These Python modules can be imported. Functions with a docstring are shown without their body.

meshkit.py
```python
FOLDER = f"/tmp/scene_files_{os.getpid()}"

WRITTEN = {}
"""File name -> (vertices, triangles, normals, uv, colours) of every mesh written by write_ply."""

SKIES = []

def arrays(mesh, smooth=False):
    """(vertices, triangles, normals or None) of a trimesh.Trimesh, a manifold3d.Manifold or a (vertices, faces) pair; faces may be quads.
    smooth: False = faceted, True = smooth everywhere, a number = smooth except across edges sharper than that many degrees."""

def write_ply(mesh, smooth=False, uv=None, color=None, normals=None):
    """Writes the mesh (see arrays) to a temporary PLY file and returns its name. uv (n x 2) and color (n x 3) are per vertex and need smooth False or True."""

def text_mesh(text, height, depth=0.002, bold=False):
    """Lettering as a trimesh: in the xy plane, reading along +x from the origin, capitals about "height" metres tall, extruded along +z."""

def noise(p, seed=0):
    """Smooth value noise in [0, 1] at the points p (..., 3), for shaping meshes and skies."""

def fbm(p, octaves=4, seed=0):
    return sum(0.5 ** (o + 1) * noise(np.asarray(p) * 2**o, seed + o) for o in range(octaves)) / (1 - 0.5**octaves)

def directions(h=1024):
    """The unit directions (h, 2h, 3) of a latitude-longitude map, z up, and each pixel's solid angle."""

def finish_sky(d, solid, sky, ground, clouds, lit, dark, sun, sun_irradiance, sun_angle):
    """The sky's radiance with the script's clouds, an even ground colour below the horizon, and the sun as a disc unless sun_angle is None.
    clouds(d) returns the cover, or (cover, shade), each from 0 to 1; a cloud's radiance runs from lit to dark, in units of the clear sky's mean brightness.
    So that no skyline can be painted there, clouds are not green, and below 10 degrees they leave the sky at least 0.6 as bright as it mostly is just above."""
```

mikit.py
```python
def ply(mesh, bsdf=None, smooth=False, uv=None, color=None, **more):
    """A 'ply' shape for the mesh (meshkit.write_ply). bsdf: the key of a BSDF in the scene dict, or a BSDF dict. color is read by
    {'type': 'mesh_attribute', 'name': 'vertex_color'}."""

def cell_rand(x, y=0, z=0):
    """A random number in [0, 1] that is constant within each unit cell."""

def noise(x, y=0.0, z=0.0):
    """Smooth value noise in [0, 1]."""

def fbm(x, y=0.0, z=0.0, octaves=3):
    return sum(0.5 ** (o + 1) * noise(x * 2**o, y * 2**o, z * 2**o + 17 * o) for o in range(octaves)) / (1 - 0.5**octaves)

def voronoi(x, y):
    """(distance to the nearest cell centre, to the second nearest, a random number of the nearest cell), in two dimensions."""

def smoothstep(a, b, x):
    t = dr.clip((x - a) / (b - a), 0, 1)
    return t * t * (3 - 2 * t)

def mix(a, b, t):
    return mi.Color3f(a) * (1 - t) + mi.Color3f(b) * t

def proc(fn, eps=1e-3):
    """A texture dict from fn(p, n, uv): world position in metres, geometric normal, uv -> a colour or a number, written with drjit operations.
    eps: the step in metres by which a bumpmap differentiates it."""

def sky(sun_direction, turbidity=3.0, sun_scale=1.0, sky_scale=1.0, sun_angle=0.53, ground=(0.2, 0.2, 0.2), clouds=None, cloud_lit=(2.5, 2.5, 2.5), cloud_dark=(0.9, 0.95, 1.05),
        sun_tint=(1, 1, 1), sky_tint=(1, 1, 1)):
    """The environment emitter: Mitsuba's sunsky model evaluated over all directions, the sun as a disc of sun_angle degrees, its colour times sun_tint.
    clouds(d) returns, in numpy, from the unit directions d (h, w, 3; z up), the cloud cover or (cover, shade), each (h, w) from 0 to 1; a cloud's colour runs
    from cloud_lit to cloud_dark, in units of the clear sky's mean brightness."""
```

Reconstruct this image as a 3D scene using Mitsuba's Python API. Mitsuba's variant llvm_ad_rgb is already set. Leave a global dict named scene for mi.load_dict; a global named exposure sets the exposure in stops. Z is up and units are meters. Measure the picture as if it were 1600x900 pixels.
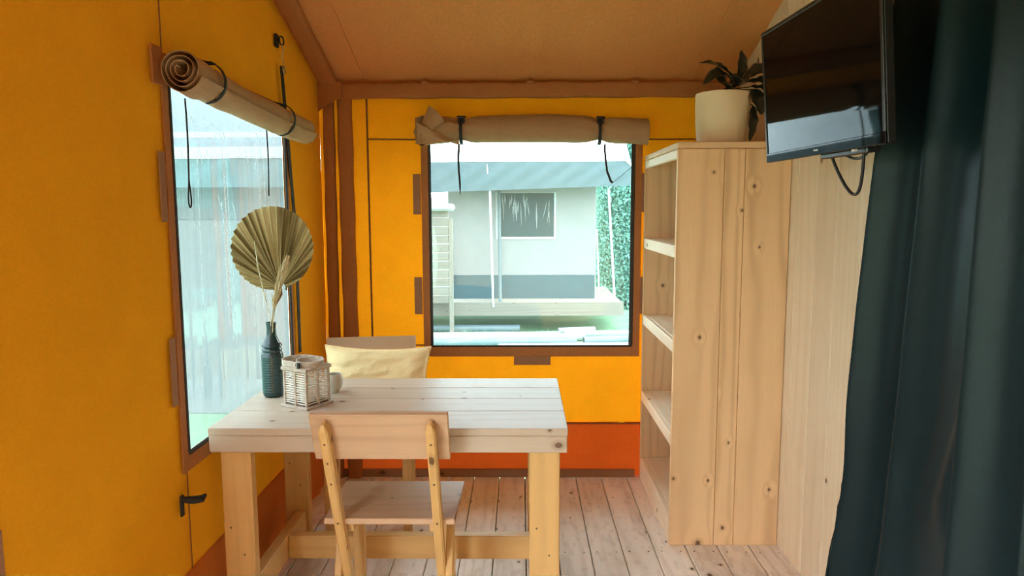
import math, random
import numpy as np, trimesh, drjit as dr
import mitsuba as mi, mikit, meshkit
from mikit import proc, noise, fbm, cell_rand, smoothstep, mix

T = mi.ScalarTransform4f
scene, labels = {}, {}

# ------------------------------------------------------------------ camera, sky, exposure
EYE = np.array([0.0, 0.0, 1.55])
PITCH, YAW, ROLL, FOC = 0.1118364, 0.0131, -0.00315, 1100.0
def _cam_axes():
    cp, sp, cy, sy, cr, sr = math.cos(PITCH), math.sin(PITCH), math.cos(YAW), math.sin(YAW), math.cos(ROLL), math.sin(ROLL)
    B = np.array([[1, 0, 0], [0, 0, -1], [0, 1, 0]])
    Y = np.array([[cy, sy, 0], [-sy, cy, 0], [0, 0, 1]])
    P = np.array([[1, 0, 0], [0, cp, -sp], [0, sp, cp]])
    R = np.array([[cr, -sr, 0], [sr, cr, 0], [0, 0, 1]])
    return R @ P @ B @ Y
_M = _cam_axes()
scene['camera'] = {'type': 'perspective', 'fov': 2 * math.degrees(math.atan(800 / FOC)), 'fov_axis': 'x', 'near_clip': 0.05, 'far_clip': 500.0,
                   'to_world': T().look_at(origin=EYE.tolist(), target=(EYE + _M[2]).tolist(), up=(-_M[1]).tolist())}

def overcast(d):
    n = meshkit.fbm(d / (d[..., 2:] + 0.35) * 2.2, 4, seed=3)
    return np.full(d.shape[:2], 1.0), np.clip((n - 0.35) * 1.6, 0, 1)
scene['sky'] = mikit.sky((-0.35, 0.3, 0.89), turbidity=4.0, sun_scale=0.0, sky_scale=1.0, ground=(0.25, 0.25, 0.22), clouds=overcast,
                         cloud_lit=(2.3, 2.42, 2.48), cloud_dark=(1.55, 1.7, 1.8))
exposure = 5.47

# ------------------------------------------------------------------ materials
def rgb(*c): return {'type': 'rgb', 'value': [float(x) for x in c]}

def wood_fn(base, dark, knot, tone=0.16, knot_share=0.3, line=0.5, stain=0.0):
    base, dark, knot = [tuple(float(x) for x in c) for c in (base, dark, knot)]
    def fn(p, n, uv):
        u, v = mi.Float(uv.x), mi.Float(uv.y)
        k = dr.floor(u / 8)
        r1, r2 = cell_rand(k, 3), cell_rand(k, 7)
        near, bend = mi.Float(9), mi.Float(0)
        cu, cv = dr.floor(u / 0.34), dr.floor(v / 0.11)
        for a in (-1, 0, 1):
            for b in (-1, 0, 1):
                x, y = cu + a, cv + b
                there = cell_rand(x, y, 1) < knot_share
                du = u - (x + 0.15 + 0.7 * cell_rand(x, y, 2)) * 0.34
                dv = v - (y + 0.15 + 0.7 * cell_rand(x, y, 3)) * 0.11
                size = 0.004 + 0.008 * dr.square(cell_rand(x, y, 4))
                d = dr.sqrt(dr.square(du * 0.75) + dr.square(dv)) / size
                near = dr.minimum(near, dr.select(there, d, 9.0))
                bend += dr.select(there, dr.exp(-dr.square(du / (size * 5)) - dr.square(dv / (size * 3.5))) * dv / size * 1.3, 0.0)
        g = v * (26 + 34 * r2) + 4.2 * noise(u * 0.9 + 31 * r1, v * 9.0) + 0.9 * noise(u * 4, v * 16) - bend * 1.1
        ring = 0.5 + 0.5 * dr.sin(g * 2.2)
        ring = ring * ring * ring
        fine = noise(u * 14, v * 900)
        shade = line * ring * (0.15 + 0.85 * noise(u * 0.9 + 5, v * 14)) + 0.16 * (fine - 0.5) + 0.22 * (noise(u * 2.5, v * 22) - 0.5)
        c = mix(base, dark, dr.clip(shade, 0, 1)) * (1 + tone * (2 * r1 - 1)) * (1 + 0.10 * (fine - 0.5))
        halo = smoothstep(2.6, 1.0, near)
        c = mix(c, mi.Color3f(dark) * 0.8, halo * 0.55)
        c = mix(c, knot, smoothstep(1.15, 0.75, near) * 0.9)
        if stain:
            s = smoothstep(0.55, 0.8, fbm(u * 3.3 + 11 * r2, v * 9, 0.0, 4)) + 0.8 * smoothstep(0.66, 0.8, noise(u * 22, v * 60))
            c = mix(c, mi.Color3f(0.12, 0.085, 0.06), dr.clip(s, 0, 1) * stain)
        return c
    return fn

def wood(name, base, dark, knot, rough=0.5, **k):
    scene[name] = {'type': 'principled', 'base_color': proc(wood_fn(base, dark, knot, **k)), 'roughness': rough, 'specular': 0.35}
wood('wood_spruce', (0.73, 0.50, 0.28), (0.46, 0.27, 0.12), (0.10, 0.045, 0.02), rough=0.55, tone=0.10, line=0.55, knot_share=0.42)
wood('wood_shelf_lit', (0.80, 0.67, 0.50), (0.60, 0.45, 0.29), (0.12, 0.06, 0.03), rough=0.5, tone=0.05, knot_share=0.2, line=0.25)  # same spruce as the sides, cool window light put into the paler colour
wood('wood_wall', (0.60, 0.48, 0.335), (0.47, 0.34, 0.20), (0.12, 0.06, 0.03), rough=0.55, tone=0.06, knot_share=0.22, line=0.25)
wood('wood_table', (0.50, 0.41, 0.32), (0.36, 0.25, 0.165), (0.12, 0.06, 0.03), rough=0.42, tone=0.07, line=0.3)
wood('wood_chair', (0.60, 0.375, 0.145), (0.43, 0.24, 0.09), (0.12, 0.05, 0.02), rough=0.45, tone=0.07, knot_share=0.16, line=0.35)
wood('wood_base_shaded', (0.26, 0.13, 0.065), (0.16, 0.08, 0.04), (0.08, 0.04, 0.02), rough=0.6)  # baseboard wood, the shade it stands in put into the dark colour
wood('wood_seat', (0.52, 0.345, 0.215), (0.36, 0.21, 0.115), (0.12, 0.05, 0.02), rough=0.45, tone=0.06, knot_share=0.25, line=0.4)
wood('wood_floor', (0.76, 0.71, 0.65), (0.50, 0.43, 0.36), (0.07, 0.04, 0.025), rough=0.42, tone=0.10, stain=0.16, knot_share=0.4)
wood('wood_outside', (0.27, 0.235, 0.20), (0.20, 0.165, 0.125), (0.2, 0.14, 0.09), rough=0.7, tone=0.08)

def canvas_fn(c, amp=0.10, scale=420.0):
    c = tuple(float(x) for x in c)
    def fn(p, n, uv):
        a = dr.abs(n.x) > 0.7
        s = dr.select(a, p.y, p.x)
        w = noise(s * scale, p.z * scale * 0.35 + p.y * 3) * 0.5 + noise(s * scale * 0.3, p.z * scale) * 0.5
        t = fbm(s * 9, p.z * 9, p.y * 2, 3)
        return mi.Color3f(c) * (1 + amp * 2 * (w - 0.5) + 0.10 * (t - 0.5))
    return fn
def canvas(name, c, trans, **k):
    scene[name] = {'type': 'principledthin', 'base_color': proc(canvas_fn(c, **k)), 'roughness': 0.85, 'diff_trans': float(trans), 'spec_trans': 0.0, 'eta': 1.3}
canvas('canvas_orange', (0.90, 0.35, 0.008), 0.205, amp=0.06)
canvas('canvas_side_dimmed', (0.66, 0.275, 0.012), 0.03, amp=0.06)  # same canvas as the back wall, its weaker light put into the colour
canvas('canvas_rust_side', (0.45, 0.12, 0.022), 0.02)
canvas('canvas_front', (0.90, 0.58, 0.22), 0.45)
canvas('canvas_rust', (0.60, 0.09, 0.012), 0.17)
canvas('canvas_roof', (0.60, 0.265, 0.09), 0.06)
def opaque(name, c, rough=0.8, amp=0.12, spec=0.2, scale=420.0, **k):
    scene[name] = {'type': 'twosided', 'b': {'type': 'principled', 'base_color': proc(canvas_fn(c, amp, scale)), 'roughness': rough, 'specular': spec, **k}}
opaque('canvas_strip', (0.36, 0.145, 0.05))
opaque('canvas_velcro', (0.30, 0.15, 0.08))
opaque('canvas_blind', (0.37, 0.235, 0.13))
opaque('curtain_cloth', (0.0036, 0.0125, 0.0150), rough=0.40, amp=0.2, spec=0.18, scale=600.0)
opaque('cushion_cloth', (0.88, 0.70, 0.38), rough=0.9, amp=0.08)
opaque('fly_grey', (0.115, 0.15, 0.16), amp=0.05)
opaque('fly_light', (0.60, 0.60, 0.60), amp=0.05)
opaque('fly_dark', (0.10, 0.10, 0.10), amp=0.05)
opaque('tent_wall', (0.31, 0.30, 0.30), amp=0.05)
opaque('tent_pale', (0.25, 0.265, 0.28), amp=0.04)
opaque('fly_pale', (0.18, 0.21, 0.23), amp=0.04)
opaque('fly_blue', (0.125, 0.20, 0.22), amp=0.04)
opaque('mud_grey', (0.080, 0.130, 0.145), amp=0.05)
def plain(name, c, rough=0.5, two=False, **k):
    b = {'type': 'principled', 'base_color': rgb(*c), 'roughness': rough, **k}
    scene[name] = {'type': 'twosided', 'b': b} if two else b
plain('webbing', (0.012, 0.012, 0.014), 0.7, True)
plain('black_plastic', (0.012, 0.012, 0.013), 0.35)
plain('tv_case', (0.010, 0.011, 0.012), 0.4)
plain('tv_glass', (0.003, 0.003, 0.0035), 0.03, specular=0.10)
plain('print_grey', (0.5, 0.52, 0.52), 0.5)
plain('steel', (0.55, 0.53, 0.5), 0.3, metallic=1.0)
plain('screw', (0.16, 0.10, 0.05), 0.5, metallic=0.4)
plain('zip_black', (0.02, 0.018, 0.016), 0.6, True)
plain('thread', (0.20, 0.075, 0.02), 0.8, True)
plain('glaze', (0.006, 0.032, 0.038), 0.14, specular=0.6, clearcoat=0.5, clearcoat_gloss=0.9)
plain('pot_ceramic', (0.72, 0.62, 0.44), 0.55)
plain('soil', (0.03, 0.02, 0.014), 0.9)
plain('wax', (0.8, 0.76, 0.66), 0.5)
plain('cup_pale', (0.62, 0.58, 0.50), 0.35)
plain('lantern_dark', (0.07, 0.035, 0.025), 0.6)
plain('white_paint', (0.48, 0.49, 0.49), 0.5)
plain('pole_grey', (0.13, 0.165, 0.175), 0.5)
plain('pipe_blue', (0.17, 0.23, 0.255), 0.45)
plain('pipe_pale', (0.34, 0.37, 0.38), 0.5)
plain('pvc_dark', (0.055, 0.095, 0.108), 0.15, True, specular=0.6)
plain('fold_pale', (0.22, 0.25, 0.26), 0.3, True)
scene['wicker'] = {'type': 'principled', 'base_color': proc(lambda p, n, uv: mix((0.62, 0.56, 0.48), (0.30, 0.22, 0.16), fbm(p.x * 60, p.y * 60, p.z * 120))), 'roughness': 0.7}
plain('slat_pale', (0.70, 0.66, 0.59), 0.6)
scene['glass'] = {'type': 'thindielectric'}
scene['pane_clear'] = {'type': 'thindielectric', 'int_ior': 1.45, 'specular_transmittance': rgb(0.50, 0.635, 0.65)}
scene['film_white'] = {'type': 'principledthin', 'base_color': rgb(0.17, 0.22, 0.235), 'roughness': 0.5, 'diff_trans': 1.5, 'spec_trans': 0.0, 'eta': 1.4}
scene['glint_white'] = {'type': 'principledthin', 'base_color': rgb(0.85, 0.9, 0.92), 'roughness': 0.4, 'diff_trans': 1.4, 'spec_trans': 0.0, 'eta': 1.4}
def haze_fn(p, n, uv):
    s = noise(p.y * 26, p.z * 1.2) * 0.5 + noise(p.y * 75, p.z * 2.5 + 9) * 0.5
    return 0.24 + 0.16 * (s - 0.5) + 0.10 * (fbm(p.y * 8, p.z * 3) - 0.5)
scene['pane_hazy'] = {'type': 'blendbsdf', 'weight': proc(haze_fn), 'a': {'type': 'thindielectric', 'int_ior': 1.45, 'specular_transmittance': rgb(0.36, 0.43, 0.44)}, 'b': scene['film_white']}
def palm_fn(p, n, uv):
    return mix((0.50, 0.40, 0.20), (0.17, 0.115, 0.04), smoothstep(0.25, 0.75, noise(uv.x * 95, uv.y * 2))) * (0.8 + 0.4 * noise(uv.x * 420, uv.y * 4))
scene['palm'] = {'type': 'principledthin', 'base_color': proc(palm_fn), 'roughness': 0.6, 'diff_trans': 0.5, 'spec_trans': 0.0, 'eta': 1.4}
plain('palm_stem', (0.20, 0.13, 0.05), 0.6)
plain('plume_cream', (0.60, 0.50, 0.30), 0.8, True)
plain('spear_pale', (0.62, 0.64, 0.46), 0.7, True)
scene['leaf_dark'] = {'type': 'twosided', 'b': {'type': 'principled', 'base_color': proc(lambda p, n, uv: mix((0.018, 0.020, 0.014), (0.16, 0.10, 0.07), smoothstep(0.80, 0.97, dr.abs(uv.y)) * smoothstep(0.35, 0.6, noise(uv.x * 7, uv.y * 2)))), 'roughness': 0.3, 'specular': 0.5}}
scene['hedge_leaf'] = {'type': 'principledthin', 'base_color': proc(lambda p, n, uv: mix((0.27, 0.50, 0.44), (0.46, 0.70, 0.62), cell_rand(p.x * 11, p.y * 11, p.z * 11))), 'roughness': 0.5, 'diff_trans': 0.7, 'spec_trans': 0.0, 'eta': 1.4}
plain('hedge_core', (0.08, 0.17, 0.14), 0.9)
scene['lawn'] = {'type': 'principled', 'base_color': proc(lambda p, n, uv: mix((0.13, 0.27, 0.15), (0.24, 0.36, 0.22), fbm(p.x * 3, p.y * 3, 0.0, 4))), 'roughness': 0.9}
plain('grass_blade', (0.18, 0.36, 0.21), 0.7, True)

# ------------------------------------------------------------------ helpers
def nkey(key):
    if key not in scene and not any(k.startswith(key + '__') for k in scene): return key
    i = 1
    while f'{key}_{i:03d}' in scene or any(k.startswith(f'{key}_{i:03d}__') for k in scene): i += 1
    return f'{key}_{i:03d}'
def put(name, mesh, bsdf, parent=None, smooth=False, uv=None, label=None, cat=None, group=None, kind=None):
    key = nkey(f'{parent}__{name}' if parent else name)
    scene[key] = mikit.ply(mesh, bsdf, smooth=smooth, uv=uv)
    tag(key, label, cat, group, kind)
    return key
def tag(key, label=None, cat=None, group=None, kind=None):
    d = {k: v for k, v in dict(label=label, category=cat, group=group, kind=kind).items() if v}
    if d: labels[key] = d
    return key
def TR(x, y, z): M = np.eye(4); M[:3, 3] = (x, y, z); return M
def RZ(a): c, s = math.cos(a), math.sin(a); M = np.eye(4); M[:2, :2] = [[c, -s], [s, c]]; return M
def RX(a): c, s = math.cos(a), math.sin(a); M = np.eye(4); M[1:3, 1:3] = [[c, -s], [s, c]]; return M
def RY(a): c, s = math.cos(a), math.sin(a); M = np.eye(4); M[0, 0] = c; M[0, 2] = s; M[2, 0] = -s; M[2, 2] = c; return M
def app(M, v): return np.asarray(v) @ M[:3, :3].T + M[:3, 3]

def cbox(s, ch=0.002):
    """Chamfered box vertices/triangles, centred."""
    h = np.array(s, float) / 2
    ch = min(ch, 0.45 * min(s))
    pts = []
    for sx in (-1, 1):
        for sy in (-1, 1):
            for sz in (-1, 1):
                c = np.array([sx, sy, sz]) * h
                for ax in range(3):
                    d = -np.array([sx, sy, sz]) * ch
                    d[ax] = 0
                    pts.append(c + d)
    return trimesh.convex.convex_hull(np.array(pts))
_board_n = [0]
def split_uv(mesh, axis, uid, flip=False):
    v, f = np.array(mesh.vertices), np.array(mesh.faces)
    n = np.abs(mesh.face_normals)
    tri = v[f]
    o = [a for a in range(3) if a != axis]
    uv = np.zeros((len(f), 3, 2))
    dom = np.argmax(n, axis=1)
    for i in range(len(f)):
        if dom[i] == axis: uv[i, :, 0] = tri[i, :, o[0]] * 0.15; uv[i, :, 1] = tri[i, :, o[1]]
        elif dom[i] == o[0]: uv[i, :, 0] = tri[i, :, axis]; uv[i, :, 1] = tri[i, :, o[1]] + 0.37
        else: uv[i, :, 0] = tri[i, :, axis]; uv[i, :, 1] = tri[i, :, o[0]]
    uv[..., 0] += uid * 8 + 4
    uv[..., 1] += (uid * 0.713) % 3
    return tri.reshape(-1, 3), np.arange(len(f) * 3).reshape(-1, 3), uv.reshape(-1, 2)
def board(name, size, at, bsdf, parent=None, axis=0, M=None, ch=0.003, mesh=None, **k):
    """A wooden board: grain runs along the local axis. at = centre."""
    _board_n[0] += 1
    m = cbox(size, ch) if mesh is None else mesh
    v, f, uv = split_uv(m, axis, _board_n[0] % 250)
    v = v + np.asarray(at, float)
    if M is not None: v = app(M, v)
    return put(name, (v, f), bsdf, parent, uv=uv, **k)
def mm(v, f): return trimesh.Trimesh(np.asarray(v, float), np.asarray(f, int), process=False)
def cat(ms): return trimesh.util.concatenate(ms)
def tube(path, r, n=8, caps=True):
    p = np.asarray(path, float)
    r = np.broadcast_to(np.asarray(r, float), len(p))
    t = np.gradient(p, axis=0); t /= np.linalg.norm(t, axis=1, keepdims=True) + 1e-12
    a = np.cross(t[0], [0, 0, 1.0]) if abs(t[0, 2]) < 0.9 else np.cross(t[0], [1.0, 0, 0])
    a /= np.linalg.norm(a)
    rings = []
    for i in range(len(p)):
        a = a - t[i] * (a @ t[i]); a /= np.linalg.norm(a)
        b = np.cross(t[i], a)
        th = np.arange(n) * 2 * np.pi / n
        rings.append(p[i] + r[i] * (np.cos(th)[:, None] * a + np.sin(th)[:, None] * b))
    v = np.vstack(rings)
    f = []
    for i in range(len(p) - 1):
        for j in range(n):
            q = (i * n + j, i * n + (j + 1) % n, (i + 1) * n + (j + 1) % n, (i + 1) * n + j)
            f += [(q[0], q[1], q[2]), (q[0], q[2], q[3])]
    if caps:
        v = np.vstack([v, p[0], p[-1]]); c0, c1 = len(v) - 2, len(v) - 1; e = (len(p) - 1) * n
        for j in range(n): f += [(c0, (j + 1) % n, j), (c1, e + j, e + (j + 1) % n)]
    return mm(v, f)
def ribbon(path, w, side, th=0.0015):
    """A flat strap of width w along the path; side = direction(s) of its width; th = thickness."""
    p = np.asarray(path, float)
    s = np.broadcast_to(np.asarray(side, float), p.shape)
    t = np.gradient(p, axis=0)
    n = np.cross(t, s); n /= np.linalg.norm(n, axis=1, keepdims=True) + 1e-12
    s = s / np.linalg.norm(s, axis=1, keepdims=True)
    w = np.broadcast_to(np.asarray(w, float), len(p))[:, None]
    c = [p - s * w / 2 - n * th / 2, p + s * w / 2 - n * th / 2, p + s * w / 2 + n * th / 2, p - s * w / 2 + n * th / 2]
    v = np.stack(c, 1).reshape(-1, 3); f = []
    for i in range(len(p) - 1):
        for j in range(4):
            q = (i * 4 + j, i * 4 + (j + 1) % 4, i * 4 + 4 + (j + 1) % 4, i * 4 + 4 + j)
            f += [(q[0], q[1], q[2]), (q[0], q[2], q[3])]
    e = (len(p) - 1) * 4
    f += [(0, 2, 1), (0, 3, 2), (e, e + 1, e + 2), (e, e + 2, e + 3)]
    return mm(v, f)
def lathe(profile, n=48, at=(0, 0, 0)):
    m = trimesh.creation.revolve(np.array(profile, float), sections=n)
    m.apply_translation(at)
    return m
def grid(nu, nv, fn, close=False):
    """fn(u, v arrays) -> (nu, nv, 3)."""
    u, v = np.meshgrid(np.linspace(0, 1, nu), np.linspace(0, 1, nv), indexing='ij')
    P = fn(u, v)
    i = np.arange(nu * nv).reshape(nu, nv)
    a, b, c, d = i[:-1, :-1], i[1:, :-1], i[1:, 1:], i[:-1, 1:]
    f = np.concatenate([np.stack([a, b, c], -1).reshape(-1, 3), np.stack([a, c, d], -1).reshape(-1, 3)])
    return mm(P.reshape(-1, 3), f), np.stack([u, v], -1).reshape(-1, 2)
def lines(a, b, step, extra=()):
    x = sorted(set(np.round(np.linspace(a, b, max(2, int(abs(b - a) / step) + 1)), 4)) | set(np.round(extra, 4)))
    out = [x[0]]
    for q in x[1:]:
        if q - out[-1] > 0.004 or q in np.round(extra, 4): out.append(q)
    return np.array(out)
def holed(us, vs, fn, holes):
    """Grid sheet with rectangular holes (u0, u1, v0, v1) on the grid lines."""
    U, V = np.meshgrid(us, vs, indexing='ij')
    P = fn(U, V).reshape(-1, 3)
    i = np.arange(len(us) * len(vs)).reshape(len(us), len(vs)); f = []
    for a in range(len(us) - 1):
        for b in range(len(vs) - 1):
            cu, cv = (us[a] + us[a + 1]) / 2, (vs[b] + vs[b + 1]) / 2
            if any(h[0] < cu < h[1] and h[2] < cv < h[3] for h in holes): continue
            f += [(i[a, b], i[a + 1, b], i[a + 1, b + 1]), (i[a, b], i[a + 1, b + 1], i[a, b + 1])]
    m = mm(P, f); m.remove_unreferenced_vertices()
    return m
def bx(x0, x1, y0, y1, z0, z1, ch=0.001):
    m = cbox((x1 - x0, y1 - y0, z1 - z0), ch); m.apply_translation(((x0 + x1) / 2, (y0 + y1) / 2, (z0 + z1) / 2)); return m
def rod(a, b, r, n=10): return tube([a, b], r, n)

# ------------------------------------------------------------------ the room
XL, XR, YB, YF, YM = -1.12, 1.20, 3.98, -2.4, 0.8
SL = 0.36
def roof_z(y): return 2.24 + SL * np.minimum(YB - np.asarray(y, float), np.asarray(y, float) - YF)
def wob(P, seed, amp, sc=2.2): return amp * (meshkit.fbm(P * sc, 3, seed) - 0.5) * 2

# floor: long spruce boards running into the depth of the room
pitch, off = 0.147, 0.314
k0 = int(math.floor((XL - off) / pitch))
x = off + k0 * pitch
rng = random.Random(5)
while x < XR + 0.02:
    x0, x1 = max(x + 0.0022, XL - 0.03), min(x + pitch - 0.0022, XR + 0.08)
    yj = [YF, rng.uniform(-1.2, 0.6), YB + 0.02]
    for a, b in zip(yj[:-1], yj[1:]):
        board('plank', (x1 - x0, b - a - 0.003, 0.028), ((x0 + x1) / 2, (a + b) / 2, -0.014), 'wood_floor', 'floor', axis=1, ch=0.0035)
    x += pitch
nails = []
for j in range(k0, k0 + 17):
    for y in (1.85, 2.45, 3.05, 3.65):
        for s in (0.03, pitch - 0.03):
            xx = off + j * pitch + s
            if XL < xx < XR: nails.append(bx(xx - 0.004, xx + 0.004, y - 0.004 + 0.01 * math.sin(j * 7), y + 0.004 + 0.01 * math.sin(j * 7), -0.001, 0.0008, 0.001))
put('nail_heads', cat(nails), 'screw', 'floor', kind='stuff')
put('underlay', bx(XL - 0.03, XR + 0.08, YF, YB + 0.02, -0.29, -0.03), 'hedge_core', 'floor')
tag('floor', 'worn spruce floorboards running towards the back wall', 'floor', kind='structure')

# back wall with the back window
WX0, WX1, WZ0, WZ1 = -0.512, 0.628, 0.770, 1.99
us = lines(XL - 0.0, XR + 0.06, 0.06, (WX0, WX1)); vs = lines(0.315, 2.26, 0.06, (WZ0, WZ1))
def backw(U, V):
    P = np.stack([U, np.full_like(U, YB), V], -1)
    edge = np.clip(np.minimum.reduce([np.abs(U - WX0), np.abs(U - WX1), np.abs(V - WZ0), np.abs(V - WZ1)]) * 6, 0, 1)
    P[..., 1] += wob(P, 1, 0.006) * edge
    return P
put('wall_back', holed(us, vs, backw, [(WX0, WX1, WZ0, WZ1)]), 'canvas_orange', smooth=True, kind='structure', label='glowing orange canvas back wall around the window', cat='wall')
m, _ = grid(40, 8, lambda u, v: np.stack([XL + u * (XR + 0.06 - XL), YB - 0.004 - 0.004 * np.sin(u * 33) * v, 0.322 * v], -1))
put('lower_flap', m, 'canvas_rust', 'wall_back', smooth=True, label='rust red lower flap')
yb = YB - 0.006
for i, (a, b) in enumerate([((-0.853, 2.16), (-0.853, 0.33)), ((-0.85, 1.938), (-0.56, 1.934)), ((0.68, 1.93), (1.0, 1.93)), ((-0.85, 0.775), (-0.55, 0.775))]):
    put('seam', ribbon(np.linspace((a[0], yb - 0.004, a[1]), (b[0], yb - 0.004, b[1]), 12) , 0.010 if i == 0 else 0.008, (1, 0, 0) if i == 0 else (0, 0, 1), 0.002), 'thread', 'wall_back')
put('hem', bx(XL, XR, yb - 0.012, yb - 0.008, 0.312, 0.320), 'thread', 'wall_back')
def strip(x0, x1, z0, z1, y, name, parent, mat='canvas_strip'): return put(name, bx(x0, x1, y - 0.004, y, z0, z1), mat, parent)
for r in ((-0.604, -0.561, 1.521, 1.745), (-0.606, -0.562, 0.955, 1.167), (0.672, 0.72, 1.53, 1.745), (0.672, 0.72, 0.955, 1.167), (-0.042, 0.167, 0.66, 0.712)):
    strip(*r, yb - 0.005, 'fastening_tab', 'wall_back', 'canvas_velcro')
strip(-0.585, -0.50, 1.93, 2.055, yb - 0.006, 'fastening_tab', 'wall_back', 'canvas_velcro')
# window_1
w = 'window_1'
put('pane', holed(lines(WX0, WX1, 0.05), lines(WZ0, WZ1, 0.05), lambda U, V: np.stack([U, YB + 0.002 + 0.002 * np.sin(U * 7 + V * 5), V], -1), []), 'pane_clear', w, smooth=True)
bw = 0.045
for r in ((WX0 - bw, WX0, WZ0 - bw - 0.015, WZ1), (WX1, WX1 + bw, WZ0 - bw - 0.015, WZ1), (WX0, WX1, WZ0 - bw - 0.015, WZ0 - 0.0), (WX0 - bw, WX1 + bw, WZ1, WZ1 + 0.05)):
    put('border', bx(r[0], r[1], yb - 0.010, yb - 0.003, r[2], r[3], 0.002), 'canvas_strip', w)
for r in ((WX0 - 0.006, WX0 + 0.010, WZ0, WZ1), (WX1 - 0.016, WX1 + 0.006, WZ0, WZ1), (WX0, WX1, WZ0 - 0.004, WZ0 + 0.006)):
    put('zipper', bx(r[0], r[1], yb - 0.014, yb - 0.004, r[2], r[3], 0.003), 'zip_black', w)
tag(w, 'clear plastic window of the back wall with brown border', 'window', kind='structure')

# left wall with the left window; the gable follows the roof
LY0, LY1, LZ0, LZ1 = 2.256, 3.345, 0.745, 1.985
KY0, KY1, KZ1 = -0.45, 1.05, 2.0  # unseen opening, added to brighten the interior
us = lines(YF, YB, 0.07, (LY0, LY1, YM, KY0, KY1)); vs = np.concatenate([lines(0.33, 2.2, 0.07, (LZ0, LZ1, KZ1)), 2.2 + np.linspace(0.15, 1, 6)])
def leftw(U, V):
    Z = np.where(V <= 2.2, V, 2.2 + (V - 2.2) * (roof_z(U) + 0.02 - 2.2))
    P = np.stack([np.full_like(U, XL), U, Z], -1)
    edge = np.clip(np.minimum.reduce([np.abs(U - LY0), np.abs(U - LY1), np.abs(V - LZ0), np.abs(V - LZ1)]) * 5, 0, 1)
    P[..., 0] += wob(P, 4, 0.009, 1.6) * edge
    return P
put('wall_left', holed(us, vs, leftw, [(LY0, LY1, LZ0, LZ1), (KY0, KY1, 0.0, KZ1)]), 'canvas_side_dimmed', smooth=True, kind='structure', label='orange canvas side wall with a rolled blind', cat='wall')
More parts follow.
